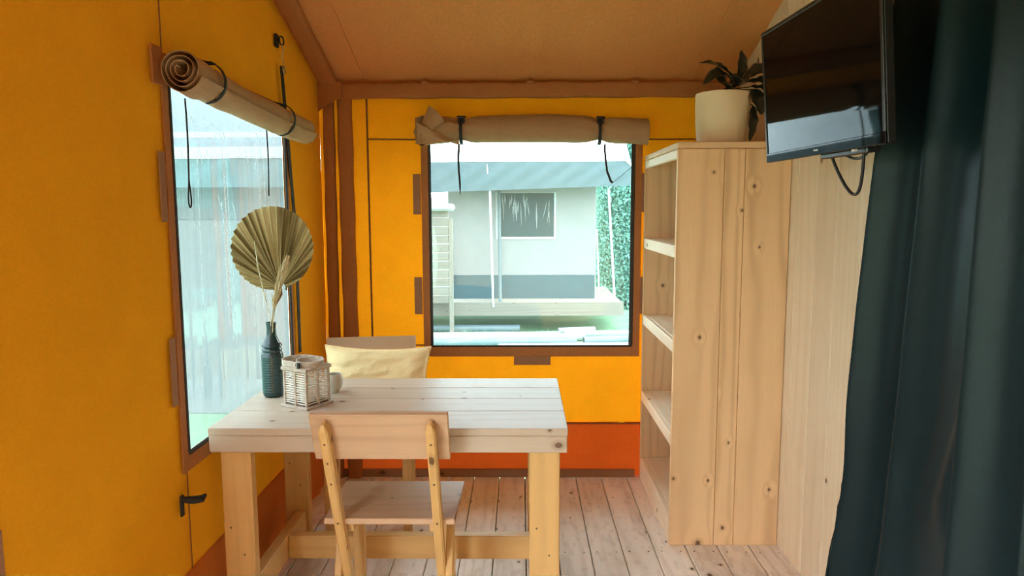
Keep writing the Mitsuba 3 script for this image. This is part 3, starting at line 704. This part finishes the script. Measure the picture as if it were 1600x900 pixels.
put('back_bulge', tbox(-W2 * 0.72, W2 * 0.86, -0.062, -0.028, 0.03, TVH * 0.80, 0.015), 'tv_case', tv)
fw = 0.012
put('screen', tbox(-W2 + fw, W2 - fw, -0.001, 0.0002, 0.030, TVH - fw, 0.0002), 'tv_glass', tv)
for r in ((-W2, W2, 0.0, 0.030), (-W2, W2, TVH - fw, TVH), (-W2, -W2 + fw, 0.030, TVH - fw), (W2 - fw, W2, 0.030, TVH - fw)):
    put('bezel', tbox(r[0], r[1], -0.004, 0.003, r[2], r[3], 0.0015), 'tv_glass' if r[3] == 0.030 else 'tv_case', tv)
put('logo', tbox(-0.014, 0.014, 0.003, 0.0034, 0.012, 0.0165, 0.0001), 'print_grey', tv)
put('indicator', tbox(0.20, 0.215, -0.010, 0.001, -0.007, -0.001, 0.001), 'print_grey', tv)
put('mount_arm', cat([tbox(-0.21, -0.15, -0.10, -0.062, 0.10, 0.34, 0.004), tbox(-0.20, -0.16, -0.235, -0.10, 0.19, 0.25, 0.004)]), 'black_plastic', tv)
put('wall_plate', bx(XW - 0.045, XW, 2.26, 2.42, 1.80, 2.06, 0.004), 'black_plastic', tv)
yy = np.linspace(0, 1, 25)
put('cable', tube(app(MT, np.stack([0.02 + 0.19 * yy, -0.03 - 0.02 * np.sin(np.pi * yy), 0.01 - 0.135 * np.sin(np.pi * yy) ** 0.85], 1)), 0.0045, 8), 'black_plastic', tv, smooth=True)
put('cable', tube(app(MT, np.stack([0.03 + 0.20 * yy, -0.045 - 0.01 * np.sin(np.pi * yy), 0.01 - 0.035 * np.sin(np.pi * yy)], 1)), 0.004, 8), 'black_plastic', tv, smooth=True)
put('stand_tray', tbox(-0.02, 0.24, -0.06, -0.02, -0.014, 0.001, 0.003), 'black_plastic', tv)
tag(tv, 'flat black television on an arm high on the plank wall', 'television')

# ------------------------------------------------------------------ curtain
def curtain_fn(u, v):
    z = 0.02 + v * 2.58                      # v: height
    y_edge = 2.44 - 0.115 * z - 0.03 * np.clip(z - 1.2, 0, 1) ** 2
    L = 1.45 - 0.16 * z
    y = y_edge - u * L
    lowz = np.clip((1.1 - z) / 1.1, 0, 1)
    w_ = u * 5.4 + 0.16 * np.sin(5.3 * u + 0.5) + 0.05 * np.sin(z * 1.3 + 8 * u)
    ph = 2 * np.pi * w_
    amp = 0.046 * (0.80 + 0.20 * np.sin(u * 9 + 1)) * (0.85 + 0.15 * (2.6 - z) / 2.6)
    f = np.sin(ph + 0.55 * np.sin(ph))
    x = 1.082 + amp * f
    y = y + 0.040 * np.cos(ph + 0.5)
    q = meshkit.fbm(np.stack([u * 12, z * 1.6, u * 0], -1), 3, 6) - 0.5
    e = np.clip((0.10 - u) * 10, 0, 1)
    x = x + 0.045 * q * (0.25 + 0.75 * lowz) + 0.006 * e * np.sin(z * 40 + 3 * np.sin(z * 11)) * lowz
    for u0, z0, a_ in ((0.10, 0.62, 0.020), (0.42, 0.80, -0.026), (0.20, 0.28, -0.018)):   # pinched dents in the cloth
        x = x + a_ * np.exp(-((u - u0 - 0.10 * (z - z0)) / 0.035) ** 2 - ((z - z0) / 0.22) ** 2)
    return np.stack([np.clip(x, 1.0, XW - 0.012), y + 0.010 * e * np.sin(z * 17) * lowz, z], -1)
m, _ = grid(260, 130, curtain_fn)
cu = put('curtain', m, 'curtain_cloth', smooth=True, label='long dark teal curtain hanging beside the plank wall', cat='curtain')
zz = np.linspace(0, 1, 60); P_ = curtain_fn(np.zeros(60), zz)
put('hem', tube(P_, 0.006, 6), 'curtain_cloth', cu, smooth=True)
put('curtain_rail', cat([rod((1.065, 0.75, 2.615), (1.065, 2.3, 2.615), 0.012)] + [rod((1.065, y, 2.615), (XW, y, 2.615), 0.008) for y in (0.9, 2.1)]), 'steel', smooth=40, label='rail carrying the dark curtain', cat='curtain rail')

# ------------------------------------------------------------------ rolled blinds
def spiral_roll(a, b, R_, up, out, seed, pinch=(), sag=0.0, twist=0.0, turns=3.2, flare=0.0, n=70):
    """Cloth rolled up along the line a-b. up/out: the roll's cross directions; pinch: [(t, depth)] where straps bind it."""
    a, b = np.array(a, float), np.array(b, float)
    up, out = np.array(up, float), np.array(out, float)
    def fn(u, v):
        th = turns * 2 * np.pi * v + 2.2
        r = (0.012 + (1 - 0.0) * v * 0.97) if False else (0.22 + 0.78 * v)
        r = r * (1 + 0.06 * np.sin(th * 1.0 + 1.3 + seed) + 0.02 * np.sin(3 * th + u * 6))
        k = np.ones_like(u)
        for t_, dpt in pinch: k = k * (1 - dpt * np.exp(-((u - t_) / 0.035) ** 2))
        k = k * (1 + 0.05 * np.sin(u * 9 + seed) + flare * np.clip((0.09 - u) / 0.09, 0, 1) ** 1.5)
        ns = meshkit.fbm(np.stack([u * 9, np.cos(th) * 1.2, np.sin(th) * 1.2], -1), 3, int(seed)) - 0.5
        pn = sum(np.exp(-((u - t_) / 0.09) ** 2) for t_, _ in pinch) if len(pinch) else 0 * u
        k = k * (1 + 0.10 * ns * np.clip(u * 12, 0.15, 1) + 0.06 * pn * np.sin(th * 7 + u * 30) * v)
        ax = a + (b - a) * u[..., None] + up * (-sag * 4 * u * (1 - u))[..., None]
        ln = (b - a) / np.linalg.norm(b - a)
        ax = ax + ln * (twist * np.clip((0.10 - u) / 0.10, 0, 1) * np.cos(th))[..., None]
        return ax + up * (R_ * r * k * np.sin(th))[..., None] + out * (R_ * r * k * np.cos(th))[..., None]
    roll = grid(n, 130, fn)[0]
    vv = np.linspace(0, 1, 130)
    ends = [tube(fn(np.full(130, q), vv), 0.0016, 5) for q in (0.0, 1.0)]
    return roll, ends
def loop_strap(c, ax, up, out, R_, wdt, mat, parent):
    th = np.linspace(-0.5 * np.pi, 1.02 * np.pi, 30)
    c, ax, up, out = (np.array(q, float) for q in (c, ax, up, out))
    P = c + up * (R_ * np.sin(th))[:, None] + out * (R_ * np.cos(th))[:, None]
    return put('strap', ribbon(P, wdt, ax, 0.003), mat, parent, smooth=40)
# back window
r_, e_ = spiral_roll((-0.535, 3.885, 1.970), (0.684, 3.885, 1.962), 0.083, (0, 0, 1), (0, -1, 0), 3.0, [(0.175, 0.22), (0.785, 0.25)], sag=-0.012, twist=0.05, flare=0.12)
bl = put('rolled_blind', r_, 'canvas_blind', smooth=True,
         label='brown canvas blind rolled up above the back window', cat='blind')
for q_ in e_: put('edge', q_, 'canvas_blind', bl, smooth=True)
def cone_fn(u, v):
    A0, C0 = np.array([-0.560, 3.822, 1.900]), np.array([-0.452, 3.835, 2.045])
    ax = (C0 - A0) / np.linalg.norm(C0 - A0); s1 = np.array([0.0, -1.0, 0.0]); s2 = np.cross(ax, s1); s2 /= np.linalg.norm(s2)
    th = -2.5 + 5.6 * v; r = 0.006 + 0.050 * u ** 0.9 * (1 + 0.12 * np.sin(3 * th)) + 0.010 * v * u
    L_ = 0.185 * u * (1 + 0.10 * np.cos(th + 0.6) * u)
    return A0 + ax * L_[..., None] + s1 * (r * np.cos(th))[..., None] * 0.8 + s2 * (r * np.sin(th))[..., None]
put('loose_corner', grid(26, 44, cone_fn)[0], 'canvas_blind', bl, smooth=True)
m, _ = grid(20, 16, lambda u, v: np.stack([-0.555 + 0.225 * u, 3.797 + 0.012 * np.sin(u * 6 + v * 3) + 0.02 * u, 1.893 + 0.01 * u + v * (1 - u) * 0.115 + 0.012 * np.sin(v * 5 + u * 2) * u], -1))
put('loose_corner', m, 'canvas_blind', bl, smooth=True)
def toggle(c, ax, parent, L=0.05):
    c, ax = np.array(c, float), np.array(ax, float)
    put('toggle', tube([c - ax * L / 2, c - ax * L * 0.3, c + ax * L * 0.3, c + ax * L / 2], [0.004, 0.007, 0.007, 0.004], 8), 'black_plastic', parent, smooth=40)
for t_, zz_ in ((0.175, 1.971), (0.785, 1.965)):
    xx = -0.535 + t_ * 1.219
    loop_strap((xx, 3.885, zz_), (1, 0, 0), (0, 0, 1), (0, -1, 0), 0.071, 0.017, 'webbing', bl)
    toggle((xx + 0.004, 3.84, zz_ + 0.068), (1, 0.1, 0), bl)
    put('toggle_tab', bx(xx - 0.016, xx + 0.020, 3.842, 3.846, zz_ + 0.03, zz_ + 0.062, 0.001), 'webbing', bl)
tt = np.linspace(0, 1, 14)
put('cord', ribbon(np.stack([-0.335 - 0.004 * np.sin(tt * 5), np.full(14, 3.87) - 0.01 * tt, 1.90 - 0.272 * tt], 1), np.interp(tt, [0, 0.8, 1], [0.010, 0.010, 0.003]), (1, 0.2, 0), 0.002), 'webbing', bl)
put('cord', ribbon([(0.452, 3.87, 1.895), (0.455, 3.86, 1.83), (0.466, 3.86, 1.75), (0.487, 3.86, 1.697), (0.497, 3.86, 1.690), (0.515, 3.86, 1.703), (0.56, 3.865, 1.74), (0.605, 3.87, 1.778)], 0.012, (0.75, 0, 0.65), 0.002), 'webbing', bl)
# left window
A, B_ = (-1.030, 2.176, 1.975), (-1.028, 3.39, 1.925)
r_, e_ = spiral_roll(A, B_, 0.064, (0, 0, 1), (1, 0, 0), 1.0, [(0.14, 0.10), (0.72, 0.12)], sag=0.010, turns=3.6, twist=0.0)
bl = put('rolled_blind', r_, 'canvas_blind', smooth=True,
         label='brown canvas blind rolled up above the side window', cat='blind')
for q_ in e_: put('edge', q_, 'canvas_blind', bl, smooth=True)
put('flap', bx(XL + 0.012, XL + 0.020, 2.150, 2.215, 1.93, 2.045, 0.002), 'canvas_strip', bl)
for t_ in (0.14, 0.72):
    c = np.array(A) + (np.array(B_) - A) * t_ + [0, 0, -0.010 * 4 * t_ * (1 - t_)]
    loop_strap(c, (0, 1, 0), (0, 0, 1), (1, 0, 0), 0.0668, 0.016, 'webbing', bl)
    toggle(c + [-0.01, 0.0, 0.066], (0.3, 1, 0), bl, 0.06)
    put('toggle_tab', bx(c[0] - 0.005, c[0] + 0.030, c[1] - 0.018, c[1] + 0.018, c[2] + 0.058, c[2] + 0.064, 0.001), 'webbing', bl)
y0 = 2.325
tt = np.linspace(0, 1, 16)
put('cord', tube(np.stack([np.full(16, XL + 0.03), y0 + 0.004 * np.sin(tt * 4), 1.91 - 0.27 * tt], 1), 0.0028, 6), 'webbing', bl, smooth=True)
th = np.linspace(0, 2 * np.pi, 21)
put('cord_loop', tube(np.stack([np.full(21, XL + 0.03), y0 - 0.003 + 0.014 * np.sin(th) * (0.6 + 0.4 * -np.cos(th)), 1.600 + 0.042 * np.cos(th)], 1), 0.0026, 6, False), 'webbing', bl, smooth=True)
put('cord', tube(np.stack([np.full(16, XL + 0.03), 3.06 + 0.006 * np.sin(tt * 4), 1.89 - 0.28 * tt], 1), 0.0028, 6), 'webbing', bl, smooth=True)

# ------------------------------------------------------------------ storm strap on the left wall
s_ = 'hanging_strap'
yy = np.linspace(0, 1, 20)
put('webbing', ribbon(np.stack([np.full(20, XL + 0.014 + 0.006), 3.315 + 0.115 * np.minimum(yy * 1.8, 1), 2.205 - 1.36 * yy], 1), 0.030, (0.1, 1, 0), 0.003), 'webbing', s_)
def ring(c, r, rr, up, side, n=25):
    th = np.linspace(0, 2 * np.pi, n); return tube(np.array(c) + np.array(up) * (r * np.sin(th))[:, None] + np.array(side) * (r * np.cos(th))[:, None], rr, 6, False)
put('ring', ring((XL + 0.03, 3.30, 2.315), 0.019, 0.0035, (0, 0, 1), (0.2, 0.98, 0)), 'black_plastic', s_, smooth=True)
put('anchor_tab', bx(XL + 0.006, XL + 0.022, 3.262, 3.292, 2.28, 2.34, 0.004), 'webbing', s_)
put('hook', tube([(XL + 0.03, 3.302, 2.297), (XL + 0.034, 3.306, 2.275), (XL + 0.026, 3.312, 2.250), (XL + 0.028, 3.314, 2.225), (XL + 0.028, 3.316, 2.205)], 0.003, 6), 'steel', s_, smooth=True)
put('buckle', ring((XL + 0.03, 3.32, 2.19), 0.016, 0.003, (0, 0, 1), (0, 1, 0)), 'steel', s_, smooth=True)
tag(s_, 'black webbing strap hooked to a ring beyond the side window', 'strap')
t_ = put('tie_peg', cat([bx(XL + 0.008, XL + 0.016, 2.182, 2.200, 0.555, 0.625, 0.002)]), 'webbing', label='small black toggle on the side wall below the window', cat='toggle')
put('toggle', tube([(XL + 0.014, 2.190, 0.612), (XL + 0.045, 2.20, 0.606), (XL + 0.062, 2.225, 0.60), (XL + 0.066, 2.245, 0.606)], [0.010, 0.014, 0.013, 0.005], 8), 'webbing', t_, smooth=True)

# ------------------------------------------------------------------ outside, beyond the back window
nt = 'neighbour_tent'
put('wall', bx(-1.12, 1.15, 10.85, 12.4, 0.165, 1.95, 0.01), 'tent_wall', nt)
put('mud_flap', bx(-1.10, 1.135, 10.835, 10.848, 0.14, 0.535, 0.003), 'mud_grey', nt)
m, _ = grid(60, 14, lambda u, v: np.stack([-1.9 + u * 3.55, 10.42 + 0.0 * u + 0.012 * np.sin(u * 60 + v * 9) * (0.3 + 0.7 * np.sin(v * 3.1)) - 0.05 * v, 2.235 - v * (0.46 - 0.11 * u)], -1))
put('valance', m, 'fly_grey', nt, smooth=True)
m, _ = grid(30, 10, lambda u, v: np.stack([-1.9 + u * 3.5 + 0.02 * v, 10.42 + v * 1.6, 2.235 + v * 0.95], -1))
put('roof', m, 'fly_light', nt, smooth=True)
wdw = put('window', bx(-0.39, 0.535, 10.838, 10.85, 1.085, 1.80, 0.003), 'white_paint', nt)
put('pane', bx(-0.355, 0.505, 10.830, 10.839, 1.125, 1.79, 0.003), 'pvc_dark', wdw)
rng = random.Random(4); ms = []
for i in range(26):
    xx = rng.uniform(-0.33, 0.48); z1 = 1.78 - rng.uniform(0, 0.15); l_ = rng.uniform(0.08, 0.42); dx = rng.uniform(-0.06, 0.03)
    ms.append(ribbon([(xx, 10.828, z1), (xx + dx * 0.4, 10.828, z1 - l_ * 0.5), (xx + dx, 10.828, z1 - l_)], [0.004, rng.uniform(0.01, 0.028), 0.003], (1, 0, 0), 0.002))
put('pane_folds', cat(ms), 'fold_pale', wdw, kind='stuff')
put('deck', bx(-2.6, 1.50, 10.40, 12.5, 0.02, 0.168, 0.006), 'wood_outside', nt)
board('deck_edge', (4.14, 0.03, 0.205), (-0.55, 10.385, 0.07), 'wood_outside', nt, axis=0)
for a, b_, r in (((-0.455, 10.40, 1.80), (-0.415, 10.36, 0.10), 0.018), ((1.115, 10.42, 1.25), (1.165, 10.42, 0.17), 0.014), ((1.28, 10.42, 1.84), (1.395, 10.42, 0.15), 0.018), ((-0.50, 10.425, 2.20), (-0.455, 10.40, 1.80), 0.014)):
    put('pole', rod(a, b_, r), 'white_paint', nt, smooth=40)
put('pole', rod((-0.335, 10.80, 1.82), (-0.31, 10.42, 0.12), 0.026), 'pole_grey', nt, smooth=40)
put('guy_line', rod((1.25, 10.5, 2.52), (1.63, 10.40, 2.16), 0.022), 'white_paint', nt, smooth=40)
tag(nt, 'grey roofed tent with a dark window on a deck seen through the back window', 'tent')

f_ = 'slatted_screen'
z = 0.18
while z < 1.50:
    board('slat', (0.62, 0.022, 0.118), (-1.36, 10.20, z + 0.059), 'wood_outside', f_, axis=0, ch=0.006); z += 0.125
board('post', (0.06, 0.06, 1.52), (-1.02, 10.215, 0.76 - 0.10), 'wood_outside', f_, axis=2)
board('post', (0.06, 0.06, 1.52), (-1.70, 10.215, 0.76 - 0.10), 'wood_outside', f_, axis=2)
m = cbox((0.80, 0.26, 0.10), 0.03); board('cap', None, (-1.36, 10.2, 1.575), 'white_paint', f_, axis=0, mesh=m)
for xx in (-1.02, -1.70): board('foot', (0.06, 0.06, 0.23), (xx, 10.215, -0.20), 'wood_outside', f_, axis=2)
tag(f_, 'pale slatted wooden screen with a white cap by the neighbouring deck', 'screen')

# hedge
rng = np.random.default_rng(2)
hd = put('hedge', bx(1.42, 7.4, 12.9, 14.2, -0.32, 3.35, 0.2), 'hedge_core', label='tall green clipped hedge behind the neighbouring tent', cat='hedge')
N = 26000
c = np.stack([rng.uniform(1.30, 4.2, N), 12.86 + rng.normal(0, 0.05, N), rng.uniform(-0.3, 3.4, N)], 1)
nn = 5000; e = np.stack([1.38 + rng.normal(0, 0.05, nn), rng.uniform(12.8, 14.0, nn), rng.uniform(-0.3, 3.4, nn)], 1); c = np.vstack([c, e])
c[:, 1] += 0.12 * (meshkit.fbm(c * 2.2, 3, 4) - 0.5)
a = rng.normal(0, 1, (len(c), 3)); a /= np.linalg.norm(a, axis=1, keepdims=True); b = rng.normal(0, 1, (len(c), 3)); b -= a * (a * b).sum(1, keepdims=True); b /= np.linalg.norm(b, axis=1, keepdims=True)
sz = rng.uniform(0.02, 0.042, (len(c), 1))
v = np.stack([c - a * sz, c + b * sz * 0.5, c + a * sz, c - b * sz * 0.5], 1).reshape(-1, 3)
i = np.arange(len(c))[:, None] * 4
put('foliage', (v, np.vstack([i + [0, 1, 2], i + [0, 2, 3]])), 'hedge_leaf', hd, kind='stuff')

# grass
N = 15000
c = np.stack([rng.uniform(-3.0, 3.2, N), rng.uniform(8.6, 12.0, N), np.full(N, -0.30)], 1)
h = rng.uniform(0.04, 0.10, N); ang_ = rng.uniform(0, np.pi, N); ln = rng.normal(0, 0.02, (N, 2))
ok = (c[:, 1] < 10.3) & (np.abs(c[:, 1] - 9.3) > 0.16) & (np.abs(c[:, 1] - 9.7) > 0.16) & (np.abs(c[:, 1] - 10.05) > 0.12)
c, h, ang_, ln = c[ok], h[ok], ang_[ok], ln[ok]; N = len(c)
sd = np.stack([np.cos(ang_), np.sin(ang_), 0 * ang_], 1) * 0.006
tip = c + np.stack([ln[:, 0], ln[:, 1], h], 1)
v = np.stack([c - sd, c + sd, tip], 1).reshape(-1, 3)
put('grass', (v, np.arange(N * 3).reshape(-1, 3)), 'grass_blade', kind='stuff', label='short green grass between the tents', cat='grass')

# pipes lying on the lawn
gp = [((-2.2, 10.50), (-0.02, 10.52), 0.055, 'pipe_blue', 'grey blue pipe lying nearest the neighbouring deck, ending mid window'),
      ((0.55, 10.30), (1.10, 10.42), 0.050, 'pipe_pale', 'short pale pipe lying apart on the right below the deck'),
      ((-2.1, 9.95), (0.55, 10.05), 0.045, 'pipe_pale', 'long white pipe lying second from the neighbouring deck'),
      ((0.62, 10.06), (1.70, 10.10), 0.050, 'pipe_pale', 'white pipe lying on the grass toward the hedge'),
      ((-2.0, 9.62), (0.9, 9.80), 0.055, 'pipe_pale', 'long white pipe in the middle of the row on the grass'),
      ((0.85, 9.46), (1.60, 9.60), 0.060, 'pipe_blue', 'grey blue pipe in the right lower corner of the back window'),
      ((-1.9, 9.28), (0.75, 9.42), 0.060, 'pipe_blue', 'long grey blue pipe lying nearest the back window'),
      ((-0.3, 9.12), (1.6, 9.22), 0.045, 'pipe_pale', 'white pipe along the lower edge of the back window')]
for a, b, r, mt, lb in gp:
    n_ = 28; th = np.linspace(0, 2 * np.pi, n_ + 1)[:-1]
    p0, p1 = np.array([*a, -0.30 + r]), np.array([*b, -0.30 + r]); d = (p1 - p0) / np.linalg.norm(p1 - p0); s = np.cross(d, [0, 0, 1.0])
    circ = np.cos(th)[:, None] * s + np.sin(th)[:, None] * np.array([0, 0, 1.0])
    v = np.vstack([p0 + r * circ, p1 + r * circ, p1 + 0.75 * r * circ, p0 + 0.75 * r * circ]); f = []
    for q in range(4):
        for j in range(n_):
            A0, A1, B0, B1 = q * n_ + j, q * n_ + (j + 1) % n_, ((q + 1) % 4) * n_ + j, ((q + 1) % 4) * n_ + (j + 1) % n_
            f += [(A0, B1, A1), (A0, B0, B1)]
    m = mm(v, f); m.fix_normals()
    put('pipe', m, mt, smooth=40, label=lb, cat='pipe', group='pipes lying on the lawn')

# ------------------------------------------------------------------ outside, beyond the left window
n2 = 'side_tent'
put('wall', bx(-7.0, -1.80, 6.22, 8.4, -0.30, 1.46, 0.01), 'tent_pale', n2)
put('upper_wall', bx(-6.98, -1.82, 6.24, 8.38, 1.462, 1.76, 0.004), 'fly_pale', n2)
m, _ = grid(70, 8, lambda u, v: np.stack([-7.2 + u * 5.45, 6.02 + 0.012 * np.sin(u * 70 + v * 5) - 0.02 * v, 1.985 - v * 0.245], -1)); put('valance', m, 'fly_blue', n2, smooth=True)
for z0, z1 in ((1.99, 2.075), (2.16, 2.21)):
    put('trim_strip', bx(-7.2, -1.75, 5.99 + (z0 - 1.99) * 0.6, 6.01 + (z0 - 1.99) * 0.6, z0, z1, 0.004), 'white_paint', n2)
m, _ = grid(20, 8, lambda u, v: np.stack([-7.2 + u * 5.45, 6.03 + v * 2.2, 1.99 + v * 1.35], -1)); put('roof', m, 'fly_pale', n2, smooth=True)
tag(n2, 'pale grey roofed tent seen blurred through the side window', 'tent')
